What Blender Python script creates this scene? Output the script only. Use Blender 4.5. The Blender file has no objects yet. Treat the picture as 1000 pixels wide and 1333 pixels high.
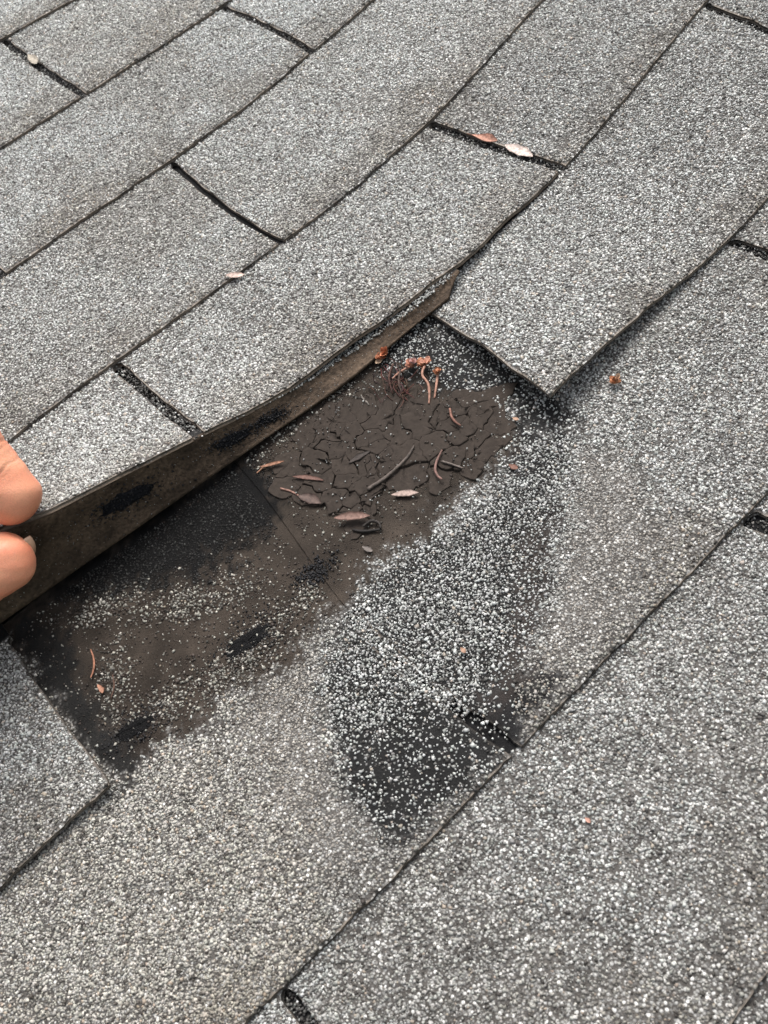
import bpy, math, random
import numpy as np
from mathutils import Matrix, Vector

# ------------------------------------------------------------------ camera, world, sun, exposure
PITCH = math.radians(20.0)
MR = Matrix.Translation((0, 0, 4.0)) @ Matrix.Rotation(PITCH, 4, 'X')       # roof frame -> world
CR = np.array([[0.71298057, -0.66061051, -0.23505843],
               [-0.65997278, -0.51901215, -0.54319639],
               [0.23684307, 0.54242063, -0.80603053]])                       # camera axes in the roof frame (right, down, forward)
CC = np.array([-0.25149411, -1.06092045, 0.47105744])                        # camera position in the roof frame
CF = 1403.849
sc = bpy.context.scene
COL = sc.collection
cam_d = bpy.data.cameras.new('camera')
cam_d.sensor_width = 36.0
cam_d.lens = 36.0 * CF / 1333.0
cam_d.clip_start = 0.02
cam_d.clip_end = 500.0
cam_d.dof.use_dof = True
cam_d.dof.focus_distance = 0.62
cam_d.dof.aperture_fstop = 20.0
cam = bpy.data.objects.new('camera', cam_d)
COL.objects.link(cam)
m = Matrix.Identity(4)
for i in range(3):
    m[i][0], m[i][1], m[i][2], m[i][3] = CR[0][i], -CR[1][i], -CR[2][i], CC[i]
cam.matrix_world = MR @ m
sc.camera = cam

SUN_ROOF = Vector((0.36, 0.40, 0.84)).normalized()                          # towards the sun, roof frame
SUN_W = (MR.to_3x3() @ SUN_ROOF).normalized()
w = bpy.data.worlds.new('World')
sc.world = w
w.use_nodes = True
nt = w.node_tree
sky = nt.nodes.new('ShaderNodeTexSky')
sky.sky_type = 'NISHITA'
sky.sun_disc = False
sky.sun_elevation = math.asin(SUN_W.z)
sky.sun_rotation = math.atan2(SUN_W.x, SUN_W.y)
sky.dust_density = 6.0
sky.ozone_density = 0.4
sky.air_density = 1.0
bg = nt.nodes['Background']
bg.inputs['Strength'].default_value = 0.12
hsv = nt.nodes.new('ShaderNodeHueSaturation')          # thin overcast: the sky is nearly colourless
hsv.inputs['Saturation'].default_value = 0.35
nt.links.new(sky.outputs['Color'], hsv.inputs['Color'])
nt.links.new(hsv.outputs['Color'], bg.inputs['Color'])
sun_d = bpy.data.lights.new('sun', 'SUN')
sun_d.energy = 1.35
sun_d.angle = math.radians(28)
sun_d.color = (1.0, 0.96, 0.91)
sun = bpy.data.objects.new('sun', sun_d)
COL.objects.link(sun)
sun.rotation_euler = (-SUN_W).to_track_quat('-Z', 'Y').to_euler()
sun.location = (0, 0, 9)
sc.view_settings.view_transform = 'Standard'
sc.view_settings.look = 'None'
sc.view_settings.gamma = 1.0
sc.view_settings.use_curve_mapping = False
sc.view_settings.exposure = 1.12

# ------------------------------------------------------------------ helpers
rng = np.random.default_rng(7)
random.seed(7)
TW, EX, TH = 0.305, 0.127, 0.0036            # tab width, exposure, shingle thickness
ZS = TH / EX                                  # slope of a course over the one below


def proj(P):
    P = np.asarray(P, float).reshape(-1, 3)
    c = (P - CC) @ CR.T
    return np.c_[500 + CF * c[:, 0] / c[:, 2], 666.5 + CF * c[:, 1] / c[:, 2]]


def unproj(px, z=0.0):
    px = np.asarray(px, float).reshape(-1, 2)
    d = np.c_[(px[:, 0] - 500) / CF, (px[:, 1] - 666.5) / CF, np.ones(len(px))] @ CR
    s = (z - CC[2]) / d[:, 2]
    return CC + d * s[:, None]


# measured positions of tab corners: the courses are not laid perfectly straight
CTRL = [((0, 2), (107, 122)), ((.5, 3), (405, 65)), ((.5, 2), (290, 5)), ((0, 3), (222, 206)), ((0, 4), (364, 314)),
        ((.5, 5), (727, 224)), ((.5, 4), (560, 154)), ((-1, 6), (155, 1020)), ((0, 6), (710, 522)), ((-.5, 7), (685, 958)),
        ((-1, 7), (372, 1278)), ((0, 7), (978, 660)), ((.5, 6), (950, 314)), ((-.5, 4), (148, 470)), ((1, 5), (918, 2)),
        ((0, 1), (3, 48)), ((-.5, 3), (2, 357)), ((-.5, 8), (1006, 1258)), ((.15, 5), (600, 342)), ((-1.28, 6), (0, 1156)),
        ((-.75, 7), (482, 1172)), ((-.12, 7), (892, 750)), ((.3, 6), (862, 388)), ((.68, 5), (808, 132)), ((.62, 6), (1000, 252))]
_uv = np.array([c[0] for c in CTRL], float)
_cn = np.c_[_uv[:, 0] * TW, -_uv[:, 1] * EX]
_ct = np.array([unproj([c[1]], 0.0175 if c[0] == (0, 6) else TH)[0] for c in CTRL])[:, :2]


def _k(d2):
    return np.exp(-d2 / (2 * 0.15 ** 2))


_A = _k(((_cn[:, None] - _cn[None]) ** 2).sum(-1)) + np.diag([0.0004 if c[0] == (0, 6) else 0.004 for c in CTRL])
_wt = np.linalg.solve(_A, _ct - _cn)


def W(u, v):
    """(u, v) in tab / course units -> roof plane x, y"""
    n = np.stack([np.asarray(u, float).ravel() * TW, -np.asarray(v, float).ravel() * EX], 1)
    out = np.empty_like(n)
    for s in range(0, len(n), 20000):
        q = n[s:s + 20000]
        out[s:s + 20000] = q + _k(((q[:, None] - _cn[None]) ** 2).sum(-1)) @ _wt
    return out


_tab = rng.random((256, 256))


def vnoise(x, y, f, seed=0):
    x = np.asarray(x) * f + seed * 17.31 + 1000
    y = np.asarray(y) * f + seed * 9.73 + 1000
    xi = np.floor(x).astype(int); yi = np.floor(y).astype(int)
    fx = x - xi; fy = y - yi
    fx = fx * fx * (3 - 2 * fx); fy = fy * fy * (3 - 2 * fy)
    a = _tab[xi % 256, yi % 256]; b = _tab[(xi + 1) % 256, yi % 256]
    c = _tab[xi % 256, (yi + 1) % 256]; d = _tab[(xi + 1) % 256, (yi + 1) % 256]
    return (a * (1 - fx) + b * fx) * (1 - fy) + (c * (1 - fx) + d * fx) * fy


def fbm(x, y, f, seed=0):
    return (vnoise(x, y, f, seed) * 0.55 + vnoise(x, y, f * 2.1, seed + 3) * 0.28 + vnoise(x, y, f * 4.3, seed + 7) * 0.17)


def wave(x, y):
    return (fbm(x, y, 9.0, 2) - 0.5) * 0.004


def sd_poly(px, poly):
    """signed distance in pixels, positive inside"""
    poly = np.asarray(poly, float)
    x, y = px[:, 0], px[:, 1]
    ins = np.zeros(len(px), bool)
    dm = np.full(len(px), 1e9)
    for i in range(len(poly)):
        a, b = poly[i - 1], poly[i]
        e = b - a
        t = np.clip(((px - a) @ e) / max(e @ e, 1e-9), 0, 1)
        dm = np.minimum(dm, np.hypot(*(px - a - t[:, None] * e).T))
        cond = (a[1] > y) != (b[1] > y)
        with np.errstate(divide='ignore', invalid='ignore'):
            xx = a[0] + (y - a[1]) * (e[0] / (e[1] if abs(e[1]) > 1e-9 else 1e-9))
        ins ^= cond & (x < xx)
    return np.where(ins, dm, -dm)


def sstep(a, b, x):
    t = np.clip((x - a) / (b - a), 0, 1)
    return t * t * (3 - 2 * t)


def mesh_np(name, verts, faces, mat, col=None, smooth=False):
    """faces: (n, k) array (k = 3 or 4) or list"""
    me = bpy.data.meshes.new(name)
    if isinstance(faces, np.ndarray):
        n, k = faces.shape
        me.vertices.add(len(verts)); me.vertices.foreach_set('co', np.asarray(verts, np.float32).ravel())
        me.loops.add(n * k); me.loops.foreach_set('vertex_index', faces.astype(np.int32).ravel())
        me.polygons.add(n); me.polygons.foreach_set('loop_start', np.arange(0, n * k, k, dtype=np.int32))
        me.update(calc_edges=True)
    else:
        me.from_pydata([tuple(v) for v in verts], [], [tuple(f) for f in faces])
    if smooth:
        me.polygons.foreach_set('use_smooth', np.ones(len(me.polygons), bool))
    if col is not None:
        for nm, c in col.items():
            at = me.attributes.new(nm, 'FLOAT_COLOR', 'POINT')
            c = np.asarray(c, np.float32)
            if c.shape[1] == 3:
                c = np.c_[c, np.ones(len(c), np.float32)]
            at.data.foreach_set('color', c.ravel())
    me.materials.append(mat)
    return me


def link(name, me, parent=None, mat_world=None, **props):
    o = bpy.data.objects.new(name, me)
    COL.objects.link(o)
    if parent is not None:
        o.parent = parent
    if mat_world is not None:
        o.matrix_world = mat_world
    for k, v in props.items():
        o[k] = v
    return o


# ------------------------------------------------------------------ materials
def new_mat(name):
    mt = bpy.data.materials.new(name)
    mt.use_nodes = True
    n = mt.node_tree
    return mt, n, n.nodes['Principled BSDF']


def N(n, t, **kw):
    x = n.nodes.new(t)
    for k, v in kw.items():
        setattr(x, k, v)
    return x


def shingle_material():
    mt, n, b = new_mat('granulated_asphalt')
    tc = N(n, 'ShaderNodeTexCoord')
    at = N(n, 'ShaderNodeAttribute'); at.attribute_name = 'base'
    am = N(n, 'ShaderNodeAttribute'); am.attribute_name = 'mask'
    vo = N(n, 'ShaderNodeTexVoronoi'); vo.inputs['Scale'].default_value = 640
    n.links.new(tc.outputs['Object'], vo.inputs['Vector'])
    sep = N(n, 'ShaderNodeSeparateColor'); n.links.new(vo.outputs['Color'], sep.inputs[0])
    rp = N(n, 'ShaderNodeValToRGB'); n.links.new(sep.outputs[0], rp.inputs[0])
    e = rp.color_ramp.elements
    e[0].color = (0.05, 0.047, 0.045, 1); e[1].color = (0.62, 0.62, 0.60, 1)
    e.new(0.4).color = (0.14, 0.138, 0.133, 1); e.new(0.75).color = (0.30, 0.30, 0.29, 1)
    sp = N(n, 'ShaderNodeSeparateColor'); n.links.new(am.outputs['Color'], sp.inputs[0])
    dk = N(n, 'ShaderNodeMapRange'); n.links.new(vo.outputs['Distance'], dk.inputs[0])
    dk.inputs[1].default_value = 0.35; dk.inputs[2].default_value = 0.62
    dk.inputs[3].default_value = 1.0; dk.inputs[4].default_value = 0.0
    mu = N(n, 'ShaderNodeMath', operation='MULTIPLY'); n.links.new(sp.outputs[0], mu.inputs[0]); n.links.new(dk.outputs[0], mu.inputs[1])
    mx = N(n, 'ShaderNodeMix', data_type='RGBA')
    n.links.new(mu.outputs[0], mx.inputs[0]); n.links.new(at.outputs['Color'], mx.inputs[6]); n.links.new(rp.outputs[0], mx.inputs[7])
    no = N(n, 'ShaderNodeTexNoise'); no.inputs['Scale'].default_value = 900; no.inputs['Detail'].default_value = 4
    n.links.new(tc.outputs['Object'], no.inputs['Vector'])
    no2 = N(n, 'ShaderNodeTexNoise'); no2.inputs['Scale'].default_value = 60; no2.inputs['Detail'].default_value = 6
    n.links.new(tc.outputs['Object'], no2.inputs['Vector'])
    hs = N(n, 'ShaderNodeMapRange'); n.links.new(no2.outputs['Fac'], hs.inputs[0])
    hs.inputs[1].default_value = 0.25; hs.inputs[2].default_value = 0.75; hs.inputs[3].default_value = 0.6; hs.inputs[4].default_value = 1.4
    vm = N(n, 'ShaderNodeVectorMath', operation='SCALE')
    n.links.new(mx.outputs[2], vm.inputs[0]); n.links.new(hs.outputs[0], vm.inputs['Scale'])
    n.links.new(vm.outputs[0], b.inputs['Base Color'])
    inv = N(n, 'ShaderNodeMath', operation='SUBTRACT'); inv.inputs[0].default_value = 1; n.links.new(vo.outputs['Distance'], inv.inputs[1])
    m2 = N(n, 'ShaderNodeMath', operation='MULTIPLY'); n.links.new(inv.outputs[0], m2.inputs[0]); n.links.new(sp.outputs[0], m2.inputs[1])
    ad = N(n, 'ShaderNodeMath', operation='ADD'); n.links.new(m2.outputs[0], ad.inputs[0]); n.links.new(no.outputs['Fac'], ad.inputs[1])
    bp = N(n, 'ShaderNodeBump'); bp.inputs['Strength'].default_value = 0.9; bp.inputs['Distance'].default_value = 0.0008
    n.links.new(ad.outputs[0], bp.inputs['Height']); n.links.new(bp.outputs[0], b.inputs['Normal'])
    b.inputs['Roughness'].default_value = 0.85
    b.inputs['Specular IOR Level'].default_value = 0.12
    return mt


def attr_material(name, rough=0.6, spec=0.35, scale=None, bump=0.0, var=0.0, sss=0.0):
    mt, n, b = new_mat(name)
    at = N(n, 'ShaderNodeAttribute'); at.attribute_name = 'base'
    out = at.outputs['Color']
    if scale:
        tc = N(n, 'ShaderNodeTexCoord')
        no = N(n, 'ShaderNodeTexNoise'); no.inputs['Scale'].default_value = scale; no.inputs['Detail'].default_value = 5
        n.links.new(tc.outputs['Object'], no.inputs['Vector'])
        mr = N(n, 'ShaderNodeMapRange'); n.links.new(no.outputs['Fac'], mr.inputs[0])
        mr.inputs[1].default_value = 0.25; mr.inputs[2].default_value = 0.75
        mr.inputs[3].default_value = 1 - var; mr.inputs[4].default_value = 1 + var
        vm = N(n, 'ShaderNodeVectorMath', operation='SCALE')
        n.links.new(out, vm.inputs[0]); n.links.new(mr.outputs[0], vm.inputs['Scale'])
        out = vm.outputs[0]
        bp = N(n, 'ShaderNodeBump'); bp.inputs['Strength'].default_value = 0.8; bp.inputs['Distance'].default_value = bump
        n.links.new(no.outputs['Fac'], bp.inputs['Height']); n.links.new(bp.outputs[0], b.inputs['Normal'])
    n.links.new(out, b.inputs['Base Color'])
    b.inputs['Roughness'].default_value = rough
    b.inputs['Specular IOR Level'].default_value = spec
    return mt


M_SH = shingle_material()
M_GR = attr_material('mineral_granule', 0.55, 0.28)
M_UN = attr_material('felt_underside', 0.85, 0.2, 520, 0.0016, 0.5)
M_TAR = attr_material('sealant_tar', 0.75, 0.12, 1100, 0.002, 0.5)
M_MUD = attr_material('dried_mud', 0.9, 0.2, 300, 0.0008, 0.25)
M_LEAF = attr_material('dead_leaf', 0.7, 0.25, 500, 0.0005, 0.55)
M_DECK = attr_material('roofing_felt', 0.9, 0.2, 120, 0.001, 0.3)

# ------------------------------------------------------------------ ground, roof deck
g = mesh_np('ground', [(-300, -300, 0), (300, -300, 0), (300, 300, 0), (-300, 300, 0)], [(0, 1, 2, 3)], M_DECK,
            {'base': np.tile([[0.06, 0.08, 0.035]], (4, 1))})
link('ground', g, kind='structure')
zb = -3.2 * TH
vs = [(-2.5, -2.2, zb), (2.5, -2.2, zb), (2.5, 1.2, zb), (-2.5, 1.2, zb), (-2.5, -2.2, zb - .02), (2.5, -2.2, zb - .02), (2.5, 1.2, zb - .02), (-2.5, 1.2, zb - .02)]
fs = [(0, 1, 2, 3), (7, 6, 5, 4), (0, 4, 5, 1), (1, 5, 6, 2), (2, 6, 7, 3), (3, 7, 4, 0)]
ROOF = link('roof', mesh_np('roof', vs, fs, M_DECK, {'base': np.tile([[0.03, 0.028, 0.027]], (8, 1))}), mat_world=MR, kind='structure',
            label='weathered grey asphalt shingle roof with a raised tab and a missing one')

# ------------------------------------------------------------------ granules
OCT = np.array([[1, 0, 0], [-1, 0, 0], [0, 1, 0], [0, -1, 0], [0, 0, 1], [0, 0, -1]], float)
OF = np.array([[0, 2, 4], [2, 1, 4], [1, 3, 4], [3, 0, 4], [2, 0, 5], [1, 2, 5], [3, 1, 5], [0, 3, 5]])


def rand_rot(n):
    q = rng.normal(size=(n, 4)); q /= np.linalg.norm(q, axis=1)[:, None]
    a, b, c, d = q.T
    return np.stack([np.stack([1 - 2 * (c * c + d * d), 2 * (b * c - a * d), 2 * (b * d + a * c)], 1),
                     np.stack([2 * (b * c + a * d), 1 - 2 * (b * b + d * d), 2 * (c * d - a * b)], 1),
                     np.stack([2 * (b * d - a * c), 2 * (c * d + a * b), 1 - 2 * (b * b + c * c)], 1)], 1)


PAL = np.array([[.58, .59, .57], [.46, .47, .455], [.37, .38, .365], [.29, .295, .282], [.21, .21, .20], [.13, .127, .12], [.065, .061, .057], [.36, .32, .275]])


def pick(n, wts):
    wts = np.asarray(wts, float)
    c = PAL[rng.choice(len(PAL), n, p=wts / wts.sum())]
    return c * rng.uniform(0.85, 1.12, (n, 1)) * rng.uniform(0.98, 1.02, (n, 3))


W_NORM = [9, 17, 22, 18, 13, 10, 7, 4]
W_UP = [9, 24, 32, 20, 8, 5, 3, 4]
W_LIGHT = [20, 20, 16, 12, 9, 9, 11, 3]
W_DARK = [1, 2, 3, 5, 12, 34, 43, 0]


def granule_mesh(P, nrm, rad, colr):
    n = len(P)
    R = rand_rot(n)
    jit = OCT[None] * rng.uniform(0.7, 1.25, (n, 6, 1)) + rng.normal(0, 0.16, (n, 6, 3))
    ax = rng.uniform(0.7, 1.25, (n, 1, 3))
    v = np.einsum('nij,nkj->nki', R, jit * ax) * rad[:, None, None]
    v += (P + nrm * (rad * 0.18)[:, None])[:, None]
    f = OF[None] + (np.arange(n) * 6)[:, None, None]
    return mesh_np('granules', v.reshape(-1, 3), f.reshape(-1, 3), M_GR, {'base': np.repeat(colr, 6, 0)})


# ------------------------------------------------------------------ wear zones of the exposed course, one holding painted shade (picture px -> roof)
Z_DIRT = [(-60, 800), (0, 770), (300, 560), (560, 390), (585, 430), (640, 480), (668, 505), (676, 560), (640, 622), (560, 692), (482, 748), (430, 818),
          (300, 918), (178, 1008), (155, 1030), (60, 900)]
Z_TOPR = [(535, 400), (640, 440), (722, 505), (748, 545), (700, 575), (668, 548), (622, 512), (575, 500), (520, 492), (480, 470)]  # bare black asphalt, with shade beside the standing tab painted in
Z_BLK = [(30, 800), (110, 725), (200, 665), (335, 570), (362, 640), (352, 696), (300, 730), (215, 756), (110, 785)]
Z_WHT = [(746, 540), (700, 558), (672, 560), (640, 620), (560, 695), (486, 750), (428, 822), (412, 850), (425, 940), (442, 1012), (486, 1060),
         (500, 1125), (690, 965), (660, 900), (690, 875), (712, 800), (728, 700), (738, 640)]
Z_STRIP = [(690, 690), (725, 660), (716, 800), (690, 890), (640, 905), (660, 820)]
Z_SLOTL = [(0, 780), (45, 795), (104, 868), (138, 940), (196, 1000), (162, 1040), (50, 900)]
Z_LOW = [(420, 990), (560, 920), (625, 925), (692, 945), (505, 1135), (484, 1070)]
Z_NOTCH = [(640, 885), (700, 868), (735, 878), (692, 962), (650, 912)]
Z_WEDGE = [(756, 590), (742, 680), (716, 800), (684, 884), (730, 868), (800, 800), (862, 690), (830, 610)]
Z_TAN = [(310, 925), (425, 828), (414, 940), (436, 1015), (484, 1075), (502, 1140), (430, 1150), (350, 1030)]
CLUST = [(240, 785, 90, 22, -0.25), (150, 785, 60, 20, -.5), (310, 860, 120, 28, -.65), (230, 905, 90, 24, -.6), (390, 790, 50, 22, -.8), (150, 900, 25, 70, 0), (400, 545, 75, 22, -.75), (330, 595, 40, 14, -.75)]


def zones(P3):
    px = proj(P3)
    x, y = P3[:, 0], P3[:, 1]
    j = (fbm(x, y, 55, 11) - .5) * 50 + (vnoise(x, y, 260, 5) - .5) * 26 + (vnoise(x, y, 700, 6) - .5) * 26

    def m(poly, s=17):
        return sstep(-s, s, sd_poly(px, poly) + j)
    z = {k: m(p) for k, p in (('dirt', Z_DIRT), ('topr', Z_TOPR), ('blk', Z_BLK), ('wht', Z_WHT), ('strip', Z_STRIP), ('wedge', Z_WEDGE), ('tan', Z_TAN), ('slotl', Z_SLOTL), ('low', Z_LOW), ('notch', Z_NOTCH))}
    cl = np.zeros(len(px))
    for cx, cy, a, b, s in CLUST:
        th = math.atan(s) if s else 0
        dx, dy = px[:, 0] - cx, px[:, 1] - cy
        r = np.hypot((dx * math.cos(th) + dy * math.sin(th)) / a, (-dx * math.sin(th) + dy * math.cos(th)) / b)
        cl = np.maximum(cl, np.exp(-r * r) * (0.4 + 1.2 * fbm(x, y, 90, 21)))
    z['clust'] = cl
    z['px'] = px
    return z


def lerp(a, b, t):
    return a + (np.asarray(b) - a) * t[:, None]


def base_color(P3, exposed, vfrac):
    n = len(P3)
    x, y = P3[:, 0], P3[:, 1]
    st = fbm(x, y, 14, 31)
    c = np.tile([[0.072, 0.067, 0.062]], (n, 1)) * (0.7 + 0.6 * st)[:, None]
    mask = np.ones(n)
    if exposed:
        z = zones(P3)
        c = lerp(c, (0.014, 0.014, 0.014), z['wht'])
        c = lerp(c, (0.012, 0.012, 0.012), z['low']); c = lerp(c, (0.012, 0.012, 0.0125), z['notch'])
        dirtc = np.array([[0.0285, 0.0228, 0.0183]]) * (0.45 + 1.1 * fbm(x, y, 60, 3))[:, None]
        c = c + (dirtc - c) * z['dirt'][:, None]
        c = lerp(c, (0.013, 0.013, 0.013), z['topr'])
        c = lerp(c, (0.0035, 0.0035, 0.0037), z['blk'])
        c = lerp(c, (0.012, 0.0118, 0.0115), z['slotl'])
        c = lerp(c, (0.035, 0.029, 0.026), z['strip'] * 0.7)
        mask = 1 - np.max([z['wht'], z['dirt'], z['topr'], z['blk'], z['slotl'], z['low'], z['notch']], axis=0)
    return c, mask


def granules_for(name, S, u0, u1, k, gap, parent, exposed=False, tone=1.0, tint=(1, 1, 1), vlo=None, cell=0.00122, dens=None, grit=None):
    """S(u, v) -> points and normals on the top face of the tab"""
    vlo = (k - 1.0) if vlo is None else vlo
    nu = int((u1 - u0) * TW / cell); nv = int((k - vlo) * EX / cell)
    if nu < 2 or nv < 2:
        return
    gu, gv = np.meshgrid(np.arange(nu), np.arange(nv), indexing='ij')
    gu = (gu.ravel() + rng.uniform(-.1, 1.1, gu.size)) / nu
    gv = (gv.ravel() + rng.uniform(-.1, 1.1, gv.size)) / nv
    u = u0 + gu * (u1 - u0); v = vlo + gv * (k - vlo)
    ok = (u > u0 + gap + .003 * (gap > 0)) & (u < u1 - gap - .003 * (gap > 0)) & (v < k - 0.004) & (v > vlo)
    u, v = u[ok], v[ok]
    P, nr = S(u, v)
    px = proj(P)
    ok = (px[:, 0] > -70) & (px[:, 0] < 1070) & (px[:, 1] > -60) & (px[:, 1] < 1420)
    P, nr, u, v = P[ok], nr[ok], u[ok], v[ok]
    n = len(P)
    if n < 20:
        return
    x, y = P[:, 0], P[:, 1]
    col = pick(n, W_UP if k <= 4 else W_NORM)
    rad = np.exp(rng.normal(math.log(0.00072), 0.30, n)).clip(0.00035, 0.0013)
    keep = np.full(n, 0.93)
    vf = v - (k - 1)
    # weathering: brownish soiling near the exposed lower edges and in drifts
    soil = sstep(0.70, 1.02, vf + (fbm(x, y, 25, k) - .5) * .6) * 0.65 + sstep(.48, .72, fbm(x, y, 10, 40)) * 0.45 + sstep(.55, .75, fbm(x, y, 34, 60)) * .25
    col = col * (1 - 0.38 * soil.clip(0, 1)[:, None] * np.array([[0.86, 1.0, 1.14]])) * (0.88 + 0.24 * fbm(x, y, 6, 90))[:, None]
    keep -= 0.22 * soil
    keep -= 0.35 * sstep(.62, .8, fbm(x, y, 45, 50 + k))
    if exposed:
        z = zones(P)
        warm = sstep(0, 60, 460 - z['px'][:, 0] + 0 * soil) * (1 - z['dirt'])
        col = col * (1 + warm[:, None] * np.array([[0.03, -0.02, -0.08]]))
        wg = np.maximum(z['wedge'], z['tan'] * .8) * (1 - z['wht'])
        col = lerp(col, np.array([[.30, .275, .245]]) * rng.uniform(.75, 1.2, (n, 1)), wg * .75); rad = rad * (1 - .22 * wg); keep = np.maximum(keep, .9 * wg)
        cw, cd = pick(n, W_LIGHT), pick(n, W_DARK)
        r = rng.random(n)
        a = z['wht'] * (1 - z['dirt'])
        sel = r < a
        col[sel] = cw[sel] * .86
        keep = np.where(sel, 0.97 - 0.54 * z['low'] - 0.35 * z['strip'] - 0.4 * z['notch'] + 0.35 * (fbm(x, y, 30, 77) - .5), keep)
        sel = (r < z['topr']); col[sel] = cw[sel] * 0.9
        kd = 0.09 + 0.75 * z['clust'] + 0.34 * sstep(.52, .72, fbm(x, y, 75, 29)) + 0.06 * (fbm(x, y, 60, 4) > .6)
        seld = (r < z['dirt']) & (z['topr'] < .5)
        rr_ = rng.random((seld.sum(), 1)); cl_ = z['clust'][seld][:, None]
        col[seld] = np.where(rr_ < .55 - .4 * cl_.clip(0, 1), np.array([[0.040, 0.031, 0.026]]) * rng.uniform(.6, 1.6, (seld.sum(), 1)), cw[seld] * np.array([[.74, .70, .64]]) * rng.uniform(.5, 1.1, (seld.sum(), 1)))
        keep = np.where(seld, kd, keep); rad[seld] *= np.where(z['clust'][seld] > .3, 1.0, .8)
        keep = np.where(z['topr'] > .5, 0.42, keep)
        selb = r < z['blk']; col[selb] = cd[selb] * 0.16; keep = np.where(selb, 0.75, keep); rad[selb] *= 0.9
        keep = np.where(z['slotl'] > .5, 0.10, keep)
    if grit == 'dark':
        col = pick(n, W_DARK) * np.where(rng.random((n, 1)) < .10, 3.0, .6); keep = np.full(n, .6)
    elif grit == 'drift':
        col = pick(n, W_LIGHT); keep = np.full(n, .8)
    if dens is not None:
        keep = keep * dens(u, v)
    ok = rng.random(n) < keep
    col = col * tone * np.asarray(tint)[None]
    link('granules', granule_mesh(P[ok], nr[ok], rad[ok], col[ok].clip(0.004, .9)), parent, kind='stuff')


# ------------------------------------------------------------------ shingle tabs
def fd_normal(F, u, v):
    e = 1e-3
    a = F(u + e, v) - F(u - e, v); b = F(u, v - e) - F(u, v + e)
    nn = np.cross(a, b); nn /= np.linalg.norm(nn, axis=1)[:, None]
    return nn


def flat_surface(k, lift=None):
    def F(u, v):
        p = W(u, v)
        z = ZS * (np.asarray(v) - k) * EX + TH + wave(p[:, 0], p[:, 1])
        if lift is not None:
            z = z + lift(np.asarray(u), np.asarray(v))
        return np.c_[p, z]
    return F


def slab(name, F, us, vs_, half_gap, u0, u1, k, base_fn, parent, label=None, edge=0.005, ragged=1.0, headlap_down=0.0004, und=(0.05, 0.042, 0.036)):
    """one shingle tab: a thick sheet with its headlap, cut to the tab's width below the slot tops"""
    U, V = np.meshgrid(us, vs_, indexing='ij')
    nu, nv = U.shape
    hg = half_gap(V)
    Uc = u0 + hg + (U - 0) * (u1 - u0 - 2 * hg)
    jit = (vnoise(Uc * TW, V * 0 + k, 60, 3) - .5) * 0.009 * ragged + (vnoise(Uc * TW, V * 0 + k, 300, 9) - .5) * 0.010 * ragged
    fr = sstep(k - 0.35, k, V)
    Vc = V + jit * fr
    sj = (vnoise(Vc * EX, Uc * 0 + u0, 90, 4) - .5) * 0.006 * ragged * np.where(np.abs(U - .5) > .49, 1, 0)
    Uc = Uc + sj * (V > k - .98)
    top = F(Uc.ravel(), Vc.ravel())
    nn = fd_normal(F, Uc.ravel(), Vc.ravel())
    # rounded arris
    dl = np.minimum((k - V) * EX, np.where(V > k - 0.98, np.minimum(U, 1 - U) * (u1 - u0) * TW, 1))
    drop = 0.0009 * np.clip(1 - dl / 0.0016, 0, 1).ravel()
    lap = np.where(V.ravel() < k - 1, headlap_down, 0)
    topv = top - nn * (drop + lap)[:, None]
    botv = top - nn * (TH - 0.0003 + 0 * lap)[:, None]
    verts = np.r_[topv, botv]
    idx = np.arange(nu * nv).reshape(nu, nv)
    q = np.stack([idx[:-1, :-1], idx[:-1, 1:], idx[1:, 1:], idx[1:, :-1]], -1).reshape(-1, 4)
    o = nu * nv
    b = q[:, ::-1] + o
    ring = np.r_[idx[:-1, 0], idx[-1, :-1], idx[:0:-1, -1], idx[0, :0:-1]]
    nx = np.roll(ring, -1)
    sd = np.stack([ring, nx, nx + o, ring + o], -1)
    c, mask = base_fn(top, Vc.ravel() - (k - 1))
    rim = (1 - sstep(0.0002, 0.0013, dl.ravel())) * (V.ravel() > k - .95) * sstep(.25, .6, vnoise(top[:, 0], top[:, 1], 120, 8) + .1)
    if len(us) > 100:                                   # no pale arris where the edge is tarred black
        zz = zones(top); rim = rim * (1 - np.maximum(zz['low'], zz['notch']) * .85)
    c = lerp(c, (0.20, 0.175, 0.15), rim); mask = mask * (1 - rim)
    cb = np.tile([und], (o, 1))
    att = {'base': np.r_[c, cb], 'mask': np.r_[np.c_[mask, mask, mask], np.zeros((o, 3))]}
    me = mesh_np(name, verts, np.r_[q[:, ::-1], b[:, ::-1], sd], M_SH, att, smooth=False)
    ob = link(name, me, parent)
    if label:
        ob['label'] = label
    return ob


def slot_gap(k, wdt):
    def h(V):
        t = np.clip((V - (k - 1.0)) * EX / 0.004, 0, 1)
        return np.where(V < k - 1.0, 0.0003, 0.0003 + (wdt - 0.0003) * np.sqrt(1 - (1 - t) ** 2))
    return h


US = np.r_[0, .003, np.linspace(.008, .992, 62), .997, 1]


def v_rows(k, head=1.12, fine=26):
    return np.r_[np.linspace(k - 1 - head, k - 1.02, 12), k - 1.0, k - .992, k - .98, k - .965, np.linspace(k - .94, k - .03, fine), k - .016, k - .008, k]


TONES = {}
LIFT_DONE = set()


def in_view(u0, u1, k):
    q = np.array([(u, v) for u in np.linspace(u0, u1, 5) for v in (k - 1, k - .5, k)])
    p = W(q[:, 0], q[:, 1]); px = proj(np.c_[p, np.zeros(len(p))])
    ok = (px[:, 0] > -260) & (px[:, 0] < 1260) & (px[:, 1] > -260) & (px[:, 1] < 1600)
    return ok.any()


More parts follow.
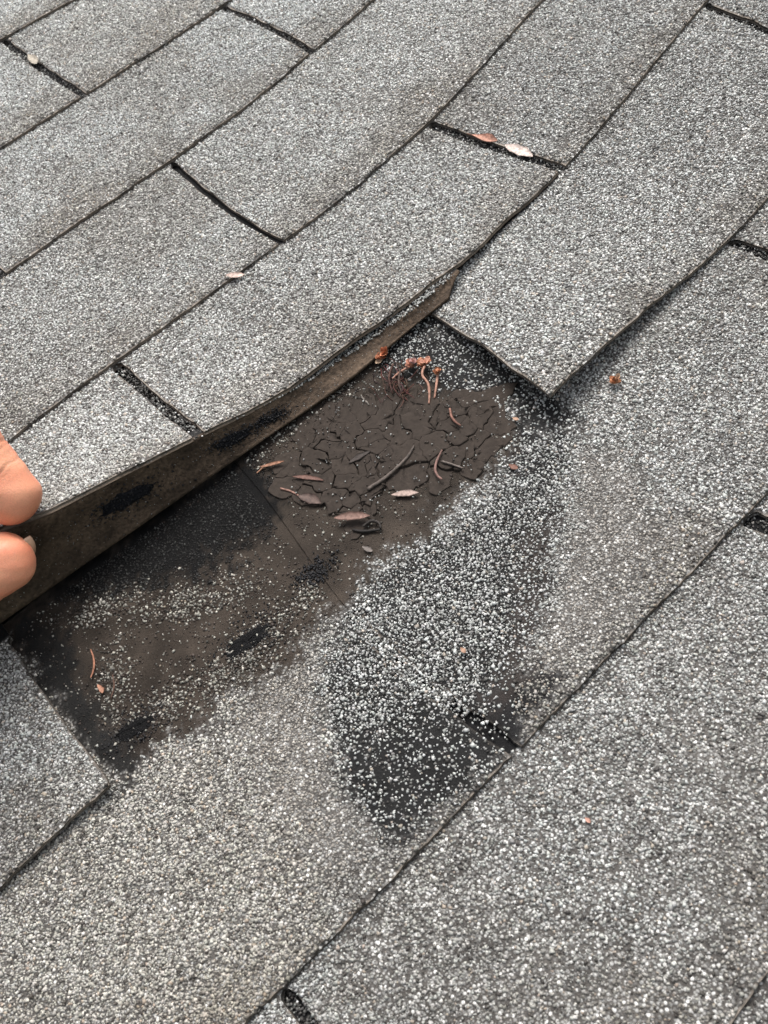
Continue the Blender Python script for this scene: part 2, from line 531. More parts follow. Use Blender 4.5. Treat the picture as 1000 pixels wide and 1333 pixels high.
def lift_right_tab(u, v):         # the tab right of the missing one stands off a little at its torn side
    return 0.0145 * np.exp(-((u - 0.0) / 0.30) ** 2) * sstep(4.9, 5.9, v)


def lift_left_tab(u, v):
    return 0.0045 * np.exp(-((u + 1.0) / 0.3) ** 2) * sstep(5.1, 6.0, v)


for k in range(0, 10):
    off = 0.0 if k % 2 == 0 else 0.5
    for i in range(-5, 5):
        u0, u1 = i + off, i + off + 1
        if not in_view(u0, u1, k):
            continue
        if k == 5 and -2.6 < u0 < 0.4:
            continue                                   # lifted course, below
        if k == 6 and u0 == -1:
            continue                                   # the missing tab
        expo = (k == 7 and u0 in (-1.5, -0.5))
        lift = None
        lab = None
        if k == 6 and u0 == 0:
            lift = lift_right_tab; lab = 'tab right of the bare gap, its lower left corner standing off the roof'
        if k == 6 and u0 == -2:
            lift = lift_left_tab; lab = 'tab at the left below the hand, its cut side facing the bare gap'
        if expo:                                       # lumpy dirt on the bare asphalt
            lift = lambda u, v: ((fbm(u * TW, v * EX, 70, 15) - .5) * .0016 + (vnoise(u * TW, v * EX, 260, 16) - .5) * .0006) * (1 - sstep(6.2, 6.7, v))
        F = flat_surface(k, lift)
        ext = (lambda u: 0.36 * sstep(1.03, 1.10, u)) if (k == 5 and u0 == .5) else None
        if ext:
            F0 = F
            F = lambda u, v, F0=F0, ext=ext, k=k: F0(u, np.asarray(v) + ext(np.asarray(u)) * sstep(k - .35, k, v))
        hw = (0.0085 if k != 8 else 0.016) + 0.003 * rng.random()
        if expo:
            hw = 0.010; lab = 'shingle under the missing tab, bare dark asphalt with dirt and loose granules'
        hg = slot_gap(k, hw)
        us = US if not expo else np.r_[0, .003, np.linspace(.006, .994, 150), .997, 1]
        vr = v_rows(k) if not expo else np.r_[np.linspace(k - 2.12, k - 1.02, 62), k - 1.0, k - .992, k - .98, k - .965, np.linspace(k - .94, k - .03, 56), k - .016, k - .008, k]

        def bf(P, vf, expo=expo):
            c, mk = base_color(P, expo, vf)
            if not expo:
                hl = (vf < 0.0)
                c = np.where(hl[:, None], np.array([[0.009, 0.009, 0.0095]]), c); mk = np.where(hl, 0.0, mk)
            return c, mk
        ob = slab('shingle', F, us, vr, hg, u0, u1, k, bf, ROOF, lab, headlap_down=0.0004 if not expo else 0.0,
                  ragged=1.0 if k > 5 else 0.8)

        def S(u, v, F=F):
            return F(u, v), fd_normal(F, u, v)
        tone = 1.0 + 0.10 * (rng.random() - .5) + (0.065 if k < 5 else 0.04) * (5 - k)  # random tab tone; grazing-angle brightness upslope is put into the granule colour
        tint = (1, 1, 1) if k > 3 else (0.99, 1.0, 1.01)
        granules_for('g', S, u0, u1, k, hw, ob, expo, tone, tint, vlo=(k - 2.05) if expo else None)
        if not expo:
            mid = (u0 + u1) / 2
            if k == 8 and u0 == -1:                   # slot of the bare course, drifted full of loose granules
                for lay in (0.0012, 0.0026, 0.0036):
                    granules_for('g', lambda u, v, F=F, lay=lay: (F(u, v) + np.array([[0, 0, lay]]), fd_normal(F, u, v)), mid - .0125, mid + .0125, k - 1, 0, ob, grit='drift',
                                 dens=lambda u, v: 1.0 - 0.93 * sstep(6.62, 6.84, v + (vnoise(u * 300, v * 60, 1.0, 2) - .5) * .2))
            else:
                granules_for('g', S, mid - .016, mid + .016, k - 1, 0, ob, grit='dark')

# ------------------------------------------------------------------ the lifted course: upper sheet
_eu = np.array([-2.6, -2.2, -1.5, -1.2, -1.0])
E_PX = np.array([(0, 690), (60, 668), (150, 622), (262, 566), (330, 534), (394, 496), (452, 450), (514, 404), (557, 368), (612, 330)], float)
LEAN = math.tan(math.radians(24))


def riser_point(px):
    """pixel on the plane that leans upslope from the lower edge of the lifted course"""
    d = np.array([(px[0] - 500) / CF, (px[1] - 666.5) / CF, 1]) @ CR
    yb = -5.10 * EX
    s = (yb + LEAN * CC[2] - CC[1]) / (d[1] - LEAN * d[2])
    return CC + s * d


_E3 = np.array([riser_point(p) for p in E_PX])
_E3[:, 2] += 0.0025
_E3[-1] = unproj([E_PX[-1]], 0.0095)[0]
_E3[-2] = unproj([E_PX[-2]], 0.0125)[0]
_E3[-3] = unproj([E_PX[-3]], 0.0135)[0]
# beyond the picture on the left the sheet settles back onto the roof
_far = []
for uu, vv, hh in ((-2.6, 5.0, 0.004), (-2.2, 4.98, 0.012), (-1.8, 4.9, 0.045), (-1.4, 4.82, 0.082), (-1.1, 4.83, 0.077)):
    p = W([uu], [vv])[0]
    _far.append((p[0], p[1], hh))
_rt = []
for uu in (0.3, 0.45, 0.55):
    _rt.append(np.r_[W([uu], [5.0])[0], TH + .0004 + (.003 if uu == .3 else 0)])
_E3 = np.r_[np.array(_far), _E3, np.array(_rt)]
_EU = np.r_[[-2.6, -2.2, -1.8, -1.4, -1.1], (_E3[5:5 + len(E_PX), 0]) / TW, [0.3, 0.45, 0.55]]
_EU[5 + len(E_PX) - 1] = 0.16


def smooth_interp(u, xs, ys):
    # Catmull-like: average of shifted linear interpolations
    u = np.asarray(u, float)
    out = 0
    for d, w_ in ((-.03, .25), (-.01, .25), (.01, .25), (.03, .25)):
        out = out + w_ * np.interp(u + d, xs, ys)
    return out


def edge3(u):
    return np.stack([smooth_interp(u, _EU, _E3[:, i]) for i in range(3)], 1)


def F_lift(u, v):
    u = np.asarray(u, float).ravel(); v = np.asarray(v, float).ravel()
    hp = W(u, np.full_like(u, 4.0))
    z0 = wave(hp[:, 0], hp[:, 1])
    H = np.c_[hp, z0]
    Ed = edge3(u)
    s = v - 4.0
    sp = np.clip(s, 0, 2)
    P = H + (Ed - H) * sp[:, None]
    h = Ed[:, 2]
    P[:, 2] = z0 * (1 - sp) + h * (0.35 * sp + 0.65 * sp ** 1.9)
    back = s < 0
    if back.any():
        pb = W(u[back], v[back])
        P[back, :2] = pb
        P[back, 2] = ZS * s[back] * EX + wave(pb[:, 0], pb[:, 1])
    # curl of each tab's own corners
    return P


def S_lift(u, v):
    return F_lift(u, v), fd_normal(F_lift, u, v)


def bf_plain(P, vf):
    c, mk = base_color(P, False, vf)
    hl = vf < 0
    return np.where(hl[:, None], np.array([[0.009, 0.009, 0.0095]]), c), np.where(hl, 0.0, mk)


LABS = {-2.5: None, -1.5: 'tab raised by the fingers, left of the open slot', -0.5: 'tab raised at its left end, right of the open slot'}
for u0 in (-2.5, -1.5, -.5):
    ob = slab('shingle', F_lift, US, v_rows(5), slot_gap(5, 0.0128), u0, u0 + 1, 5, bf_plain, ROOF, LABS[u0], und=(0.085, 0.064, 0.047))
    granules_for('g', S_lift, u0, u0 + 1, 5, 0.0128, ob, False, 1.02)

granules_for('g', lambda u, v: (F_lift(u, v) - fd_normal(F_lift, u, v) * (TH - .0004), fd_normal(F_lift, u, v)), -.514, -.486, 5, 0, ob, grit='dark')

# ------------------------------------------------------------------ the torn shingle under it: felt underside turned to the viewer
BT_PX = np.array([(0, 812), (60, 770), (110, 735), (180, 687), (280, 617), (340, 575), (400, 533), (447, 499), (543, 421), (586, 385)], float)
TP_PX = np.array([(0, 694), (60, 673), (110, 648), (160, 619), (264, 567), (330, 537), (404, 498), (459, 461), (533, 409), (603, 350)], float)
_B3 = unproj(BT_PX, 0.0022)
_T3 = np.array([riser_point(p) for p in TP_PX])
_T3[-2] = unproj([TP_PX[-2]], 0.0088)[0]; _T3[-1] = unproj([TP_PX[-1]], 0.0080)[0]
_B3[-2] = unproj([BT_PX[-2]], 0.0040)[0]; _B3[-1] = unproj([BT_PX[-1]], 0.0062)[0]
ns = len(BT_PX)
tt = np.linspace(0, 1, 90)
xs = np.linspace(0, 1, ns)
# parameter along the strip; leftwards continuation out of the picture
_bl = _B3[0] + (_B3[0] - _B3[2]) * np.array([3.2, 3.2, 0]); _tl = _T3[0] + (_T3[0] - _T3[2]) * np.array([2.0, 2.0, 0.6])
_B3 = np.r_[[_bl], _B3]; _T3 = np.r_[[_tl], _T3]
xs = np.r_[-0.45, xs]
tt = np.linspace(-.45, 1, 150)


def cint(t, A):
    out = 0
    for d in (-.02, 0, .02):
        out = out + np.stack([np.interp(np.clip(t + d, -.45, 1), xs, A[:, i]) for i in range(3)], 1) / 3
    return out


Bq, Tq = cint(tt, _B3), cint(tt, _T3)
rows = []
NR = 16
for r in range(NR + 1):
    s = r / NR
    P = Bq + (Tq - Bq) * s
    hgt = np.linalg.norm(Tq - Bq, axis=1)
    P[:, 1] += (hgt * 0.05 * math.sin(math.pi * s))            # slightly hollow sheet
    P[:, 2] -= hgt * 0.02 * math.sin(math.pi * s)
    rows.append(P)
# the rim that turns over, back under the upper tab
wrim = 0.010 + 0 * tt
fold = []
for q, (dy, dz) in enumerate(((0.0010, 0.0012), (0.0030, 0.0016), (0.006, 0.0012), (0.011, 0.0006))):
    P = Tq.copy(); P[:, 1] += dy; P[:, 2] += dz - 0.0006 - dy * (Tq[:, 2] * 1.585 / .118)
    fold.append(P)
grid = np.stack(rows + fold, 1)                                 # (nt, nr, 3)
nt_, nr_ = grid.shape[:2]
# normals towards the viewer / outside
du = np.gradient(grid, axis=0); dv = np.gradient(grid, axis=1)
nn = np.cross(du, dv); nn /= np.linalg.norm(nn, axis=2)[..., None] + 1e-12
back = grid - nn * 0.0022
verts = np.r_[grid.reshape(-1, 3), back.reshape(-1, 3)]
idx = np.arange(nt_ * nr_).reshape(nt_, nr_); o_ = nt_ * nr_
q = np.stack([idx[:-1, :-1], idx[1:, :-1], idx[1:, 1:], idx[:-1, 1:]], -1).reshape(-1, 4)
ring = np.r_[idx[:-1, 0], idx[-1, :-1], idx[:0:-1, -1], idx[0, :0:-1]]; nx = np.roll(ring, -1)
sd = np.stack([ring, ring + o_, nx + o_, nx], -1)
gx = grid.reshape(-1, 3)
ss = np.tile(np.r_[np.linspace(0, 1, NR + 1), [1.02, 1.05, 1.1, 1.15]], nt_)
tq = np.repeat(tt, nr_)
bc = np.array([[0.070, 0.050, 0.035]]) * (0.62 + 0.75 * fbm(tq * 2.2, ss * .35, 16, 6))[:, None]
edge_l = sstep(.86, .98, ss) * 0.35 + sstep(.14, .0, ss) * 0.25
bc = bc * (1 + edge_l)[:, None]
dk = sstep(.45, .7, fbm(tq * 4, ss * .5, 7, 14)) * .4
bc = bc * (1 - dk)[:, None]
bc[ss > 1.03] = (0.012, 0.012, 0.012)
torn = link('shingle', mesh_np('shingle', verts, np.r_[q, q[:, ::-1] + o_, sd], M_UN,
            {'base': np.r_[bc, bc * .8]}, smooth=False), ROOF, label='brown felt underside of the torn shingle bent up at the raised edge')

# granules on the rim strip and a few stuck on the felt
def strip_pt(t, s):
    return cint(t, _B3) * (1 - s)[:, None] + cint(t, _T3) * s[:, None]


t = rng.uniform(.52, .985, 1150)
P = cint(t, _T3); hz_ = P[:, 2].copy(); dy_ = rng.uniform(-.0004, .0085, len(t)); P[:, 1] += dy_; P[:, 2] += 0.0011 - dy_ * hz_ * 1.585 / .118
nrm = np.tile([[0, 0.1, 1.0]], (len(t), 1))
link('granules', granule_mesh(P, nrm, rng.uniform(.0005, .0009, len(t)), pick(len(t), W_NORM) * .8), torn, kind='stuff')
t = rng.uniform(0, .95, 420); s = rng.beta(1.2, 1.2, len(t))
P = strip_pt(t, s); hgt = np.linalg.norm(cint(t, _T3) - cint(t, _B3), axis=1)
P[:, 1] += hgt * .05 * np.sin(np.pi * s); P[:, 2] -= hgt * .02 * np.sin(np.pi * s)
link('granules', granule_mesh(P, np.tile([[0, -1, .4]], (len(t), 1)), rng.uniform(.0002, .00042, len(t)), pick(len(t), W_NORM) * .5), torn, kind='stuff')


def on_band(px):
    """point of the felt face under a pixel (nearest grid vertex)"""
    g2 = grid[:, :NR + 1].reshape(-1, 3); n2 = nn[:, :NR + 1].reshape(-1, 3)
    d = proj(g2) - np.asarray(px)[None]
    i = np.argmin((d ** 2).sum(1))
    return g2[i], n2[i]


def blob_patch(name, pts, thick, color, parent, mat=M_TAR, label=None, rad_px=9, nrm_sign=1.0):
    """lumpy smear: a ring grid around an outline in 3-D, raised in the middle"""
    c3 = np.array([p for p, _ in pts]); nr = np.array([n for _, n in pts]).mean(0); nr /= np.linalg.norm(nr)
    cen = c3.mean(0)
    n = len(c3); rings = [1.0, .8, .5, .2]
    V = []
    for q, s in enumerate(rings):
        for i in range(n):
            h = thick * (0, .8, 1, .95)[q] * random.uniform(.7, 1.25)
            V.append(cen + (c3[i] - cen) * s + nr * (h + 0.0002))
    V.append(cen + nr * thick)
    Fc = []
    for q in range(len(rings) - 1):
        for i in range(n):
            j = (i + 1) % n
            Fc.append((q * n + i, q * n + j, (q + 1) * n + j, (q + 1) * n + i))
    for i in range(n):
        Fc.append(((len(rings) - 1) * n + i, (len(rings) - 1) * n + (i + 1) % n, len(V) - 1))
    me = mesh_np(name, V, Fc, mat, {'base': np.tile([color], (len(V), 1))})
    ob = link(name, me, parent)
    if label:
        ob['label'] = label
    return ob


def ellipse_px(cx, cy, a, b, ang, n=28, rough=.13):
    out = []
    for i in range(n):
        t = 2 * math.pi * i / n
        r = 1 + random.uniform(-rough, rough)
        x, y = a * r * math.cos(t), b * r * math.sin(t)
        out.append((cx + x * math.cos(ang) - y * math.sin(ang), cy + x * math.sin(ang) + y * math.cos(ang)))
    return out


for cx, cy, a, b, ang in ((168, 649, 42, 10, -.50), (303, 571, 25, 7.5, -.46), (352, 545, 18, 3.5, -.5)):
    blob_patch('sealant_patch', [on_band(p) for p in ellipse_px(cx, cy, a, b, ang)], 0.0006, (0.008, 0.0085, 0.011), torn)

def crumbs(c, a, b, ang, n, pt, nrm, par, bright=0.0):
    q_ = rng.normal(size=(n, 2)) * .62
    px_ = np.c_[c[0] + q_[:, 0] * a * math.cos(ang) - q_[:, 1] * b * math.sin(ang), c[1] + q_[:, 0] * a * math.sin(ang) + q_[:, 1] * b * math.cos(ang)]
    P_ = np.array([pt(p) for p in px_])
    cc_ = np.array([[.0075, .0075, .0085]]) * rng.uniform(.4, 2.2, (n, 1))
    link('granules', granule_mesh(P_, np.tile([nrm], (n, 1)), rng.uniform(.0003, .0009, n), cc_), par, kind='stuff')


for cx, cy, a, b, ang in ((168, 649, 50, 13, -.50), (303, 571, 30, 9, -.46), (352, 545, 26, 6, -.5)):
    crumbs((cx, cy), a, b, ang, 330, lambda p: on_band(p)[0] + np.array([rng.normal() * .0015, -.0003, rng.normal() * .001]), (0, -1, .4), torn)

# sealant smears on the exposed course
EXPO = [o for o in ROOF.children if o.get('label', '').startswith('shingle under')]
F7 = flat_surface(7)


def surf_z(px):
    """point on the exposed course's face under a pixel"""
    P = unproj([px], 0.0)[0]
    for _ in range(3):
        v = -P[1] / EX
        z = ZS * (v - 7) * EX + TH + wave(P[0:1], P[1:2])[0]
        P = unproj([px], z)[0]
    return P


UPN = np.array([0, 0, 1.0])
left_expo = [o for o in EXPO][0]
for cx, cy, a, b, ang in ((322, 836, 34, 11, -.6), (178, 946, 30, 10, -.55)):
    blob_patch('sealant_patch', [(surf_z(p), UPN) for p in ellipse_px(cx, cy, a, b, ang, 44, .17)], 0.0008, (0.005, 0.005, 0.0055), left_expo)

for cx, cy, a, b, ang in ((322, 836, 48, 20, -.6), (178, 946, 42, 17, -.55), (410, 745, 26, 12, -.6)):
    crumbs((cx, cy), a, b, ang, 420, surf_z, (0, 0, 1), left_expo)

# ------------------------------------------------------------------ debris
def inv_warp(P):
    n = np.array([[P[0], P[1]]])
    for _ in range(12):
        n = np.array([[P[0], P[1]]]) - _k(((n[:, None] - _cn[None]) ** 2).sum(-1)) @ _wt
    return n[0, 0] / TW, -n[0, 1] / EX


def roof_pt(px, dz=0.0, k=None):
    P = unproj([px], 0.0)[0]
    for _ in range(3):
        u, v = inv_warp(P)
        kk = math.ceil(v) if k is None else k
        z = ZS * (v - kk) * EX + TH + wave(P[0:1], P[1:2])[0] + dz
        P = unproj([px], z)[0]
    return P


def thing_mesh(name, base, V, Fc, mat, colr, label, cat, group=None, smooth=True):
    V = np.asarray(V)
    me = mesh_np(name, V - base, Fc, mat, {'base': colr if len(np.shape(colr)) == 2 else np.tile([colr], (len(V), 1))}, smooth=smooth)
    o = bpy.data.objects.new(name, me); COL.objects.link(o)
    o.matrix_world = MR @ Matrix.Translation(Vector(base))
    if label:
        o['label'] = label; o['category'] = cat
    if group:
        o['group'] = group
    return o


def hexc(r, g_, b_):
    f = lambda c: (c / 255 / 12.92) if c <= 10 else ((c / 255 + .055) / 1.055) ** 2.4
    c = np.array([f(r), f(g_), f(b_)])
    return (c * .66 + c.mean() * .34) * .60


def leaf_geo(a, b, wid, curl=0.15, lift=0.0012, fold=0.25, n=10, sharp=1.0, twist=0.0):
    """lens shaped blade from a to b (3-D), folded along its rib, tips curled up, with thickness"""
    a, b = np.asarray(a), np.asarray(b)
    d = b - a; L = np.linalg.norm(d); d = d / L
    up = np.array([0, 0, 1.0]); sdv = np.cross(up, d); sdv /= np.linalg.norm(sdv)
    V, Fc = [], []
    for i in range(n + 1):
        t = i / n
        h = wid * .5 * (math.sin(math.pi * min(1, t * .97 + .015)) ** .8) * random.uniform(.8, 1.1)
        c = a + d * L * t + up * (lift + curl * L * (2 * t - 1) ** 2 * .5) + sdv * (math.sin(t * 3.1) * L * .04)
        rl = twist * (t - .5)
        for sx in (-1, -.5, 0, .5, 1):
            off = sdv * (sx * h * math.cos(rl)) + up * (abs(sx) * fold * h + sx * h * math.sin(rl))
            V.append(c + off)
    m_ = len(V)
    V = V + [p - up * 0.00035 for p in V]
    k5 = 5
    for i in range(n):
        for j in range(4):
            p = i * k5 + j
            Fc.append((p, p + k5, p + k5 + 1, p + 1)); Fc.append((p + m_, p + 1 + m_, p + k5 + 1 + m_, p + k5 + m_))
        for j in (0, 4):
            p = i * k5 + j
            Fc.append((p, p + m_, p + k5 + m_, p + k5))
    for i in (0, n):
        for j in range(4):
            p = i * k5 + j
            Fc.append((p, p + 1, p + 1 + m_, p + m_))
    return V, Fc


def tube_geo(pts, radii, ns_=6, sub=6):
    pts = np.asarray(pts, float)
    # Catmull-Rom
    P, Rr = [], []
    n = len(pts)
    for i in range(n - 1):
        p0, p1, p2, p3 = pts[max(i - 1, 0)], pts[i], pts[i + 1], pts[min(i + 2, n - 1)]
        for q_ in range(sub):
            t_ = q_ / sub
            P.append(.5 * (2 * p1 + (p2 - p0) * t_ + (2 * p0 - 5 * p1 + 4 * p2 - p3) * t_ ** 2 + (3 * p1 - p0 - 3 * p2 + p3) * t_ ** 3))
            Rr.append(radii[i] * (1 - t_) + radii[i + 1] * t_)
    P.append(pts[-1]); Rr.append(radii[-1])
    P = np.array(P)
    V, Fc = [], []
    ref = np.array([0.1, .2, 1.0])
    for i in range(len(P)):
        d = P[min(i + 1, len(P) - 1)] - P[max(i - 1, 0)]; d = d / (np.linalg.norm(d) + 1e-12)
        x_ = np.cross(d, ref); x_ /= np.linalg.norm(x_); y_ = np.cross(d, x_)
        for j in range(ns_):
            a_ = 2 * math.pi * j / ns_
            V.append(P[i] + (x_ * math.cos(a_) + y_ * math.sin(a_)) * Rr[i] * random.uniform(.88, 1.1))
    for i in range(len(P) - 1):
        for j in range(ns_):
            Fc.append((i * ns_ + j, i * ns_ + (j + 1) % ns_, (i + 1) * ns_ + (j + 1) % ns_, (i + 1) * ns_ + j))
    Fc.append(tuple(range(ns_))[::-1]); Fc.append(tuple(range((len(P) - 1) * ns_, len(P) * ns_)))
    return V, Fc


def crumple_geo(c, r, n=5, lift=0.001):
    """dried blossom: a few small cupped petals round a centre"""
    V, Fc = [], []
    for i in range(n):
        a_ = 2 * math.pi * i / n + random.uniform(-.4, .4)
        el = random.uniform(-.1, 1.1)
        d = np.array([math.cos(a_) * math.cos(el), math.sin(a_) * math.cos(el), math.sin(el)])
        s_ = np.cross(d, [0.1, 0, 1]); s_ /= np.linalg.norm(s_); u_ = np.cross(s_, d)
        b0 = len(V)
        rr = r * random.uniform(.7, 1.25)
        for t_ in (0, .4, .8, 1.05):
            wv = .55 * rr * math.sin(math.pi * (.15 + .75 * min(t_, 1)))
            for sx in (-1, 0, 1):
                V.append(np.asarray(c) + np.array([0, 0, lift]) + d * rr * t_ + s_ * sx * wv + u_ * (abs(sx) * wv * .7 + random.uniform(-.1, .1) * rr + .35 * rr * t_ ** 2))
        for q_ in range(3):
            for j in range(2):
                p = b0 + q_ * 3 + j
                Fc.append((p, p + 3, p + 4, p + 1))
    m_ = len(V)
    V += [v + np.array([0, 0, -.0003]) for v in V]
    Fc += [tuple(i + m_ for i in f[::-1]) for f in Fc]
    return V, Fc


def gpt(px, dz=0.0):
    """point on the exposed course (or the course seen at that pixel)"""
    P = surf_z(px)
    return P + np.array([0, 0, dz])


def put_leaf(name, pa, pb, wpx, colr, label, cat, pt=gpt, group=None, **kw):
    a, b = pt(pa), pt(pb)
    mm = np.linalg.norm(b - a) / math.hypot(pb[0] - pa[0], pb[1] - pa[1])
    V, Fc = leaf_geo(a, b, wpx * mm, **kw)
    return thing_mesh(name, (a + b) / 2, V, Fc, M_LEAF, colr, label, cat, group)


def put_twig(name, pxs, rpx, colr, label, cat, lifts=None, pt=gpt, colors=None, group=None):
    lifts = lifts or [0.0008] * len(pxs)
    P = np.array([pt(p, l) for p, l in zip(pxs, lifts)])
    V, Fc = tube_geo(P, [r * 0.00028 for r in rpx])
    return thing_mesh(name, P.mean(0), V, Fc, M_LEAF, colr, label, cat, group)


rp = lambda px, dz=0.0: roof_pt(px, dz)
C_BRN = hexc(140, 100, 84); C_PINK = hexc(214, 160, 140); C_PALE = hexc(232, 205, 190); C_OR = hexc(205, 110, 66); C_GREY = hexc(98, 84, 74)
put_leaf('leaf', (438, 680), (484, 677), 13, C_BRN * 1.1, 'brown boat shaped dead leaf lying against a black twig in the bare gap', 'leaf', lift=0.0035, curl=.10, fold=.35)
put_leaf('leaf', (511, 647), (546, 644), 11, hexc(190, 158, 142), 'pale pinkish oval dead leaf on the dirt below the cracked mud', 'leaf', lift=0.0018, curl=.06, fold=.1)
put_leaf('leaf', (382, 623), (423, 628), 7, hexc(128, 84, 68), 'narrow brown dead leaf above the two pieced leaf, left of the cracked mud', 'leaf', lift=0.0018, curl=.04)
put_leaf('leaf', (389, 647), (419, 657), 14, hexc(104, 80, 70), 'dull brown dead leaf with a short stalk, left edge of the dirt', 'leaf', lift=0.0012, curl=.06)
put_twig('stalk', [(366, 637), (380, 641), (394, 649)], [2.6, 2.4, 1.6], hexc(160, 110, 90), 'short reddish stalk leading to the dull brown leaf', 'stalk')
put_leaf('leaf', (340, 612), (372, 604), 6, hexc(176, 112, 70), 'thin tan leaf scrap beside the black granule patch', 'leaf', lift=0.0022, curl=.12)
put_twig('needle', [(335, 617), (343, 610), (352, 606)], [1.2, 1.8, 1.2], hexc(190, 128, 84), 'tan needle crossing the thin leaf scrap beside the black granule patch', 'needle')
put_twig('twig', [(480, 640), (500, 627), (520, 610), (533, 596), (540, 583)], [4.2, 3.8, 3.4, 2.8, 1.6], hexc(104, 90, 80), 'long grey brown curved twig lying across the cracked mud', 'twig', [0.0022] * 5)
put_twig('needle', [(587, 536), (589, 546), (594, 553), (601, 558)], [2.2, 2.8, 2.6, 1.4], hexc(158, 98, 74), 'orange brown curved needle at the upper right of the cracked mud', 'needle', [0.003] * 4)
put_twig('needle', [(577, 590), (571, 602), (568, 614), (571, 623), (577, 628)], [1.6, 2.6, 2.9, 2.6, 1.8], hexc(150, 104, 90), 'reddish hooked needle at the right of the long twig', 'needle', [0.003] * 5)
put_twig('twig', [(577, 604), (590, 608), (604, 613)], [2.4, 2.2, 1.8], hexc(118, 104, 94), 'short straight grey twig right of the hooked needle', 'twig', [0.0025] * 3)
put_twig('twig', [(460, 691), (476, 693), (497, 690)], [2.6, 3.6, 2.4], hexc(40, 35, 32), 'black twig stub under the boat shaped leaf', 'twig', [0.001] * 3)
put_twig('twig', [(474, 688), (484, 681), (494, 683), (497, 690)], [2.6, 3.4, 3.0, 2.0], hexc(52, 45, 40), 'black hooked twig at the tip of the boat shaped leaf', 'twig', [0.002] * 4)
put_leaf('leaf', (473, 714), (486, 720), 7, hexc(128, 116, 108), 'tiny grey leaf flake at the lower edge of the dirt', 'leaf', curl=.3, lift=.001)
put_leaf('leaf', (455, 606), (484, 590), 9, hexc(70, 58, 51), 'dark leaf half sunk in the cracked mud', 'leaf', lift=0.0022, curl=.02, fold=.1)


def flower(c, rpx, colr, label, stem=None, pale=None, pt=gpt):
    base = pt(c)
    root = bpy.data.objects.new('dried_flower', None); COL.objects.link(root)
    root.matrix_world = MR @ Matrix.Translation(Vector(base))
    root['label'] = label; root['category'] = 'dried flower'
    r = rpx * 0.00045
    colr = np.asarray(colr) * np.array([1.55, 1.75, 1.5])

    def part(nm, V, Fc, cc, sm=False):
        V = np.asarray(V) - base
        me = mesh_np(nm, V, Fc, M_LEAF, {'base': np.asarray(cc) * np.ones((len(V), 1)) if np.ndim(cc) == 1 else cc}, smooth=sm)
        link(nm, me, root)
    V, Fc = crumple_geo(base, r * .8, 9, 0.0025)
    cc = np.tile([colr], (len(V), 1)) * rng.uniform(.65, 1.25, (len(V), 1))
    part('blossom', V, Fc, cc)
    V, Fc = crumple_geo(base + np.array([0.001, -.001, 0]), r * .6, 4, 0.005)
    part('blossom', V, Fc, (pale if pale is not None else colr) * 1.1)
    if stem:
        P = np.array([pt(p, l) for p, l in stem])
        V, Fc = tube_geo(P, [0.0008] * (len(P) - 1) + [0.0005])
        part('stem', V, Fc, hexc(196, 132, 100), True)
    return root


flower((502, 467), 13, hexc(200, 98, 48), 'orange dried flower nearest the bent brown felt')
put_leaf('petal', (491, 479), (500, 472), 8, hexc(225, 185, 140), 'cream petal just below the orange dried flower', 'petal', lift=0.003, curl=.5, fold=.6)
flower((538, 481), 12, hexc(206, 118, 96), 'pink dried flower with a thin stalk running to its left', [((535, 483), .004), ((522, 489), .003), ((512, 496), .002)], hexc(226, 160, 150))
flower((553, 479), 12, hexc(208, 112, 70), 'orange dried flower on the hooked pale stem', [((555, 484), .005), ((552, 495), .005), ((559, 505), .004), ((560, 516), .002), ((559, 527), .001)], hexc(220, 140, 100))
flower((571, 490), 8, hexc(196, 110, 70), 'smallest dried flower, rightmost of the row', [((571, 492), .003), ((569, 505), .002), ((566, 520), .001)])
for pxs, r_, cc, lb in (
        ([(514, 480), (508, 496), (512, 514)], 2.8, hexc(92, 54, 40), 'dark red brown stalk below the orange dried flower'),
        ([(523, 488), (521, 505), (529, 522)], 2.6, hexc(86, 62, 50), 'brown stalk below the pink dried flower')):
    put_twig('stalk', pxs, [r_, r_ * .9, r_ * .5], cc, lb, 'stalk', [.004, .003, .001])
FV, FF = [], []
for i in range(46):
    cx_, cy_ = random.gauss(516, 16), random.gauss(503, 11)
    an = random.uniform(-.9, .9) + math.pi / 2
    L_ = random.uniform(8, 24)
    bend = random.uniform(-7, 7)
    pts_ = [(cx_ - math.cos(an) * L_ / 2, cy_ - math.sin(an) * L_ / 2), (cx_ + bend, cy_), (cx_ + math.cos(an) * L_ / 2, cy_ + math.sin(an) * L_ / 2)]
    V, Fc = tube_geo(np.array([gpt(p, random.uniform(.0003, .004)) for p in pts_]), [random.uniform(.0002, .00045)] * 2 + [.00015], 4, 4)
    b_ = len(FV); FV += list(V); FF += [tuple(q_ + b_ for q_ in f) for f in Fc]
fc_ = np.array([hexc(random.randint(70, 128), random.randint(42, 66), random.randint(34, 50)) for _ in range(46)])
thing_mesh('root_fibres', gpt((516, 503)), FV, FF, M_LEAF, np.repeat(fc_, len(FV) // 46, 0), 'matted reddish brown root fibres below the dried flowers', 'root fibres')['kind'] = 'stuff'
put_twig('twig', [(471, 518), (478, 525), (481, 529)], [2.4, 2.4, 1.6], hexc(122, 112, 102), 'tiny grey twig left of the red stalks', 'twig', [.001] * 3)
put_twig('needle', [(120, 847), (124, 860), (124, 872), (120, 884)], [1.2, 2.2, 2.2, 1.2], hexc(196, 118, 72), 'orange needle in the dirt at the lower left of the gap', 'needle', [.0016] * 4)
put_twig('needle', [(148, 880), (150, 895), (146, 910)], [1.2, 1.6, 1.0], hexc(116, 78, 58), 'brown curved needle in the dirt right of the orange needle', 'needle', [.0012] * 3)
